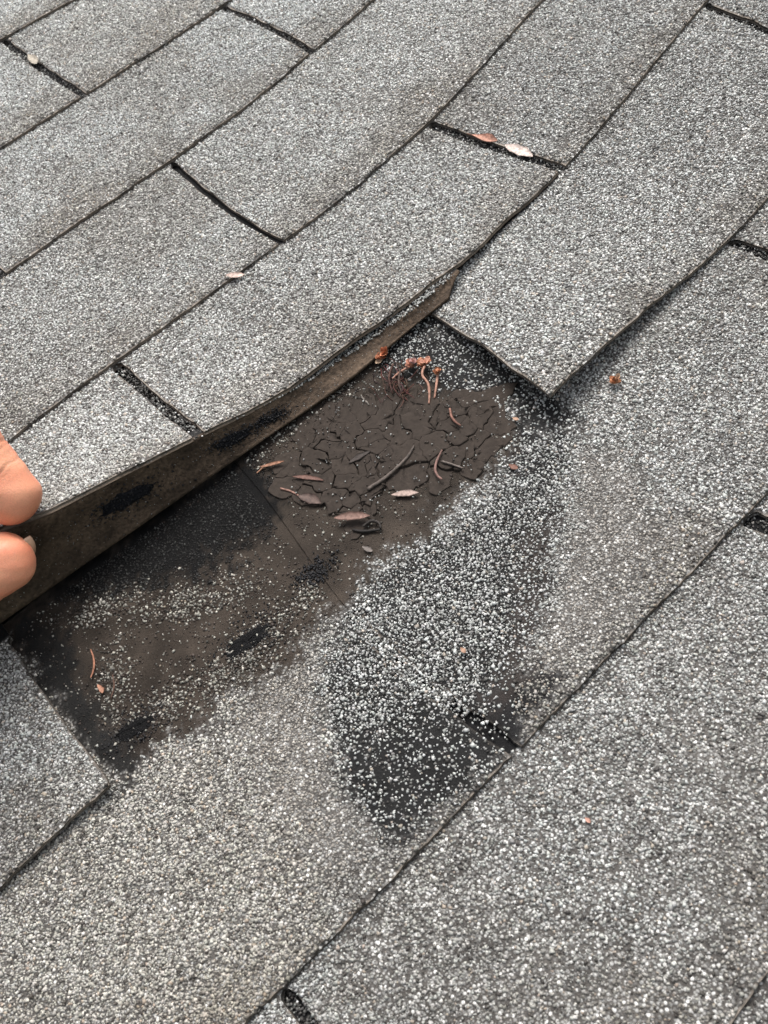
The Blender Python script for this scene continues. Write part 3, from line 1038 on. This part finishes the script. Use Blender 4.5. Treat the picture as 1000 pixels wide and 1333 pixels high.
put_leaf('petal', (129, 893), (136, 904), 6, hexc(206, 134, 90), 'tiny orange petal below the orange needle', 'petal', lift=.001, curl=.3)
put_leaf('petal', (601, 846), (607, 853), 6, hexc(216, 158, 116), 'tiny orange petal among the loose white granules', 'petal', lift=.0022, curl=.3)
put_leaf('petal', (663, 608), (675, 613), 8, hexc(150, 96, 72), 'tiny brown petal at the right edge of the dirt', 'petal', lift=.0015, curl=.3)
put_leaf('petal', (668, 547), (676, 550), 5, hexc(214, 160, 120), 'tiny tan petal right of the cracked mud', 'petal', lift=.002, curl=.3)
put_leaf('petal', (762, 1066), (769, 1073), 6, hexc(220, 150, 120), 'tiny pink petal on the large foreground tab', 'petal', pt=rp, lift=.0016, curl=.3)
put_leaf('leaf', (658, 193), (694, 208), 14, C_PALE, 'pale pink leaf lying in the upper right slot', 'leaf', pt=rp, lift=.0016, curl=.10, fold=.25)
put_leaf('leaf', (609, 180), (649, 189), 11, hexc(212, 140, 106), 'orange curled leaf lying in the upper right slot', 'leaf', pt=rp, lift=.0018, curl=.18, fold=.6, twist=2.2)
put_leaf('leaf', (296, 362), (320, 361), 11, hexc(226, 190, 172), 'pale pink leaf flake at the tab edge in the middle of the roof', 'leaf', pt=rp, lift=.0016, curl=.2)
put_leaf('leaf', (39, 75), (50, 87), 6.5, hexc(188, 174, 150), 'cream leaf flake in the slot at the upper left', 'leaf', pt=rp, lift=.0016, curl=.15)
flower((801, 502), 10, hexc(206, 116, 66), 'orange dried flower scrap alone on the tab at the right', None, hexc(232, 180, 130), pt=rp)

# ------------------------------------------------------------------ cracked dried mud
MUD_PX = [(372, 600), (392, 540), (440, 505), (500, 498), (520, 512), (560, 506), (615, 512), (662, 545), (650, 600), (618, 640), (566, 640), (530, 664), (470, 680), (410, 690), (368, 650)]
mp = np.array([surf_z(p)[:2] for p in MUD_PX])
cen = mp.mean(0)
x0, y0 = mp.min(0); x1, y1 = mp.max(0)
seeds = []
step = 0.0105
yy = y0 - step
r_ = 0
while yy < y1 + step:
    xx = x0 - step + (r_ % 2) * step * .5
    while xx < x1 + step:
        seeds.append((xx + random.uniform(-.6, .6) * step, yy + random.uniform(-.6, .6) * step)); xx += step
    yy += step * .9; r_ += 1
seeds = np.array([q_ for q_ in seeds if random.random() > .40])


def clip(poly, nrm_, c_):
    out = []
    for i in range(len(poly)):
        a, b = poly[i - 1], poly[i]
        da, db = a @ nrm_ - c_, b @ nrm_ - c_
        if (da <= 0) != (db <= 0):
            out.append(a + (b - a) * (da / (da - db)))
        if db <= 0:
            out.append(b)
    return out


ground_z = lambda x, y: ZS * (-y / EX - 7) * EX + TH + wave(np.array([x]), np.array([y]))[0]
MUD = bpy.data.objects.new('dried_mud', None); COL.objects.link(MUD)
mb = np.array([cen[0], cen[1], ground_z(*cen)])
MUD.matrix_world = MR @ Matrix.Translation(Vector(mb))
MUD['label'] = 'brown dried mud cracked into curled plates in the bare gap'; MUD['category'] = 'dried mud'
ins = sd_poly(seeds, mp) + (fbm(seeds[:, 0], seeds[:, 1], 60, 17) - .5) * .03 - .002
for i in range(len(seeds)):
    if ins[i] < 0.001:
        continue
    poly = [seeds[i] + np.array(q_) * .05 for q_ in ((-1, -1), (1, -1), (1, 1), (-1, 1))]
    for j in range(len(seeds)):
        if j != i:
            d = seeds[j] - seeds[i]
            if d @ d < (4 * step) ** 2:
                hsh = math.sin(min(i, j) * 12.9898 + max(i, j) * 78.233) * 43758.5453; hsh -= math.floor(hsh)
                gp = 0.00001 if hsh < .56 else 0.00014 + 0.0008 * (hsh - .56)
                poly = clip(poly, d, (seeds[i] + seeds[j]) @ d / 2 - gp * math.sqrt(d @ d))
    poly = np.array(poly)
    if len(poly) < 3:
        continue
    c_ = poly.mean(0)
    # resample outline with crooked edges
    out = []
    for a, b in zip(poly, np.roll(poly, -1, 0)):
        L = np.linalg.norm(b - a); n_ = max(1, int(L / 0.0022))
        for q_ in range(n_):
            p = a + (b - a) * q_ / n_
            p = p + np.array([vnoise(p[0:1], p[1:2], 260, 1)[0] - .5, vnoise(p[0:1], p[1:2], 260, 2)[0] - .5]) * .0060
            out.append(p)
    out = np.array(out); n_ = len(out)
    fade = float(np.clip(ins[i] / 0.020, 0.0, 1))
    hgt = (0.0001 + 0.0015 * fade) * random.uniform(.97, 1.03)
    gap = 0.0
    V = []
    tilt = np.array([random.uniform(-.03, .03), random.uniform(-.03, .03)]) * fade
    for sc_, hh in ((1.0, -0.0006), (1.0, hgt * .88), (.95, hgt * 1.0), (.75, hgt * .93), (.4, hgt * .9)):
        for p in out:
            dcp = p - c_; L = np.linalg.norm(dcp) + 1e-9
            pp = c_ + dcp * max(0.05, (L * sc_ - gap) / L)
            V.append((pp[0], pp[1], ground_z(pp[0], pp[1]) + hh + (pp - c_) @ tilt + random.uniform(-1, 1) * .00012 * (hh > 0)))
    V.append((c_[0], c_[1], ground_z(*c_) + hgt * .7))
    Fc = []
    for q_ in range(4):
        for e_ in range(n_):
            f_ = (e_ + 1) % n_
            Fc.append((q_ * n_ + e_, q_ * n_ + f_, (q_ + 1) * n_ + f_, (q_ + 1) * n_ + e_))
    for e_ in range(n_):
        Fc.append((4 * n_ + e_, 4 * n_ + (e_ + 1) % n_, 5 * n_))
    V = np.array(V) - mb
    colm = np.array([0.0290, 0.0226, 0.0183]) * random.uniform(.94, 1.06)
    link('mud_plate', mesh_np('mud_plate', V, Fc, M_MUD, {'base': np.tile([colm], (len(V), 1))}, smooth=True), MUD)

t = rng.random((1600, 2)) * (mp.max(0) - mp.min(0)) + mp.min(0)
t = t[sd_poly(t, mp) > 0.003]
t = t[rng.random(len(t)) < .22 + .5 * (vnoise(t[:, 0], t[:, 1], 90, 3) > .62)]
P = np.c_[t, [ground_z(*q_) + .0017 for q_ in t]]
col = np.where(rng.random((len(t), 1)) < .6, np.array([[.05, .04, .033]]), pick(len(t), W_NORM) * .7)
link('granules', granule_mesh(P - mb, np.tile([[0, 0, 1.]], (len(t), 1)), rng.uniform(.0003, .0008, len(t)), col), MUD, kind='stuff')

# ------------------------------------------------------------------ hand pinching the raised edge
PINCH = riser_point((60, 668))
D0 = float((PINCH - CC) @ CR[2])


def hp(x, y, dd=0.0):
    """point seen at that pixel, dd metres beyond the pinched edge"""
    d = D0 + dd
    c = np.array([(x - 500) / CF * d, (y - 666.5) / CF * d, d])
    return CC + c @ CR


PXM = D0 / CF


def loft(pts, radii, flat=1.0, ns_=20, sub=7):
    """closed tube with round ends through 3-D points"""
    pts = np.asarray(pts, float); radii = np.asarray(radii, float)
    n = len(pts)
    P, Rr = [], []
    for i in range(n - 1):
        p0, p1, p2, p3 = pts[max(i - 1, 0)], pts[i], pts[i + 1], pts[min(i + 2, n - 1)]
        for q_ in range(sub):
            t_ = q_ / sub
            P.append(.5 * (2 * p1 + (p2 - p0) * t_ + (2 * p0 - 5 * p1 + 4 * p2 - p3) * t_ ** 2 + (3 * p1 - p0 - 3 * p2 + p3) * t_ ** 3))
            s_ = t_ * t_ * (3 - 2 * t_); Rr.append(radii[i] * (1 - s_) + radii[i + 1] * s_)
    P.append(pts[-1]); Rr.append(radii[-1])
    # round caps
    d0 = (P[0] - P[1]) / np.linalg.norm(P[0] - P[1]); d1 = (P[-1] - P[-2]) / np.linalg.norm(P[-1] - P[-2])
    r0, r1 = Rr[0], Rr[-1]
    A = [P[0] + d0 * r0 * math.sin(a) for a in (1.5, 1.1, .7, .35)]; Ar = [r0 * math.cos(a) for a in (1.5, 1.1, .7, .35)]
    B = [P[-1] + d1 * r1 * math.sin(a) * .95 for a in (.3, .6, .9, 1.2, 1.5)]; Br = [r1 * math.cos(a) ** .9 for a in (.3, .6, .9, 1.2, 1.5)]
    P = np.array(A + P + B); Rr = Ar + Rr + Br
    V, Fc = [], []
    ref = -CR[2]
    for i in range(len(P)):
        d = P[min(i + 1, len(P) - 1)] - P[max(i - 1, 0)]; d /= np.linalg.norm(d) + 1e-12
        x_ = np.cross(d, ref); x_ /= np.linalg.norm(x_) + 1e-12; y_ = np.cross(d, x_)
        for j in range(ns_):
            a_ = 2 * math.pi * j / ns_
            V.append(P[i] + x_ * math.cos(a_) * Rr[i] + y_ * math.sin(a_) * Rr[i] * flat)
    for i in range(len(P) - 1):
        for j in range(ns_):
            Fc.append((i * ns_ + j, i * ns_ + (j + 1) % ns_, (i + 1) * ns_ + (j + 1) % ns_, (i + 1) * ns_ + j))
    Fc.append(tuple(range(ns_))[::-1]); Fc.append(tuple(range((len(P) - 1) * ns_, len(P) * ns_)))
    return V, Fc


HV, HF = [], []


def add_loft(pp, rr, flat=1.0):
    V, Fc = loft([hp(*p) for p in pp], [r * PXM for r in rr], flat)
    b = len(HV)
    HV.extend(V); HF.extend([tuple(i + b for i in f) for f in Fc])


Q = -0.014
add_loft([(-330, 500, -.045), (-190, 470, -.048), (-80, 530, -.032), (-28, 596, -.020), (14, 645, Q)], [52, 47, 46, 41, 39])          # index
add_loft([(-400, 760, -.04), (-240, 850, -.045), (-110, 800, -.034), (-45, 760, -.022), (7, 731, -.016)], [70, 56, 46, 43, 38])        # thumb
add_loft([(-350, 520, -.07), (-230, 470, -.085), (-140, 520, -.085), (-125, 590, -.075), (-150, 630, -.065)], [54, 48, 45, 40, 36])    # middle
add_loft([(-390, 560, -.085), (-290, 500, -.105), (-205, 540, -.108), (-190, 610, -.098), (-215, 650, -.088)], [52, 46, 42, 38, 34])   # ring
add_loft([(-430, 610, -.095), (-350, 560, -.115), (-280, 590, -.118), (-265, 645, -.110), (-285, 675, -.102)], [46, 40, 36, 33, 30])   # little
add_loft([(-560, 740, -.055), (-470, 680, -.060), (-380, 600, -.062), (-330, 540, -.062)], [90, 110, 108, 80], .55)                    # palm
add_loft([(-1250, 1080, -.09), (-900, 930, -.075), (-640, 790, -.06), (-520, 710, -.058)], [125, 110, 78, 95], .8)                     # wrist, forearm
tmp = bpy.data.meshes.new('hand_raw'); tmp.from_pydata([tuple(v) for v in HV], [], HF)
to = bpy.data.objects.new('hand_raw', tmp); COL.objects.link(to)
md = to.modifiers.new('r', 'REMESH'); md.mode = 'VOXEL'; md.voxel_size = 0.0011
md = to.modifiers.new('s', 'SMOOTH'); md.factor = .5; md.iterations = 14
dg = bpy.context.evaluated_depsgraph_get()
hm = bpy.data.meshes.new_from_object(to.evaluated_get(dg))
bpy.data.objects.remove(to)
nvh = len(hm.vertices)
co = np.empty(nvh * 3); hm.vertices.foreach_get('co', co); co = co.reshape(-1, 3)
no_ = np.empty(nvh * 3); hm.vertices.foreach_get('normal', no_); no_ = no_.reshape(-1, 3)
# creases across the joints
for a, b, rr, dep in ((( -28, 596, -.020), (14, 645, Q), 60, .0011), ((-45, 760, -.022), (7, 731, -.016), 60, .0010), ((-190, 470, -.048), (-80, 530, -.032), 60, .0012)):
    A_, B_ = hp(*a), hp(*b); d = (B_ - A_) / np.linalg.norm(B_ - A_)
    for offs, k_ in ((.0, .7), (.10, .35), (-.09, .3), (.42, .45), (.50, .22)):
        s_ = (co - A_) @ d - offs * .03
        s_ = s_ + (vnoise(co[:, 0], co[:, 1] + co[:, 2], 220, 4) - .5) * .0022
        near = np.linalg.norm(co - A_, axis=1) < rr * PXM * 1.3
        co -= no_ * (dep * k_ * np.exp(-(s_ / .0011) ** 2) * near)[:, None]
co += no_ * ((vnoise(co[:, 0] + co[:, 2], co[:, 1], 130, 9) - .5) * .0012)[:, None]
hb = hp(0, 690)
hm.vertices.foreach_set('co', (co - hb).astype(np.float32).ravel())
hm.polygons.foreach_set('use_smooth', np.ones(len(hm.polygons), bool))
red = fbm(co[:, 0] + co[:, 2], co[:, 1], 70, 13)
tip = np.exp(-np.minimum(np.linalg.norm(co - hp(40, 668, Q), axis=1), np.linalg.norm(co - hp(30, 715, -.016), axis=1)) / .02)
hc = np.array([[.74, .345, .215]]) * (1 + (red - .5)[:, None] * np.array([[.15, -.25, -.3]])) * (1 - tip[:, None] * np.array([[.0, .22, .25]]))
at = hm.attributes.new('base', 'FLOAT_COLOR', 'POINT')
at.data.foreach_set('color', np.c_[hc, np.ones(nvh)].astype(np.float32).ravel())
M_SKIN = attr_material('skin', 0.42, 0.45, 1300, 0.00028, 0.10)
sb_ = M_SKIN.node_tree.nodes['Principled BSDF']
sb_.inputs['Subsurface Weight'].default_value = 0.25
sb_.inputs['Subsurface Radius'].default_value = (1.0, .35, .2)
sb_.inputs['Subsurface Scale'].default_value = 0.0025
hm.materials.clear(); hm.materials.append(M_SKIN)
hm.name = 'hand'
HAND = bpy.data.objects.new('hand', hm); COL.objects.link(HAND)
HAND.matrix_world = MR @ Matrix.Translation(Vector(hb))
HAND['label'] = 'bare hand pinching the raised shingle edge between thumb and finger'; HAND['category'] = 'hand'
# thumb nail, seen nearly edge on at the right of the thumb tip
M_NAIL = attr_material('fingernail', 0.3, 0.5, 500, 0.0001, 0.08)
V, Fc = [], []
xr, yd, fw = CR[0], CR[1], CR[2]
nc = hp(27, 715, -.013)
along = (xr * .35 + fw * .55 - yd * .30); along /= np.linalg.norm(along)     # towards the nail's free edge
acr = (yd * .93 + xr * -.36); acr -= along * (acr @ along); acr /= np.linalg.norm(acr)
outw = np.cross(acr, along); outw *= np.sign(outw @ xr)
for i in range(9):
    s_ = i / 8 - .5
    for j in range(9):
        t_ = j / 8 - .5
        a_ = t_ * 1.9
        V.append(nc + along * s_ * .012 * (1 - .5 * abs(t_) ** 2) + acr * math.sin(a_) * 21 * PXM * .95 + outw * ((math.cos(a_) - .55) * 15 * PXM + 5 * PXM))
m_ = len(V)
V += [v - outw * .0007 for v in V]
idx = lambda i, j: i * 9 + j
for i in range(8):
    for j in range(8):
        f = (idx(i, j), idx(i + 1, j), idx(i + 1, j + 1), idx(i, j + 1))
        Fc.append(f); Fc.append(tuple(m_ + q_ for q_ in f[::-1]))
bd = [idx(0, j) for j in range(9)] + [idx(i, 8) for i in range(1, 9)] + [idx(8, j) for j in range(7, -1, -1)] + [idx(i, 0) for i in range(7, 0, -1)]
for a, b in zip(bd, bd[1:] + bd[:1]):
    Fc.append((a, b, b + m_, a + m_))
link('fingernail', mesh_np('fingernail', np.array(V) - hb, Fc, M_NAIL, {'base': np.tile([[.44, .28, .19]], (len(V), 1))}, smooth=True), HAND)
bpy.data.meshes.remove(tmp)
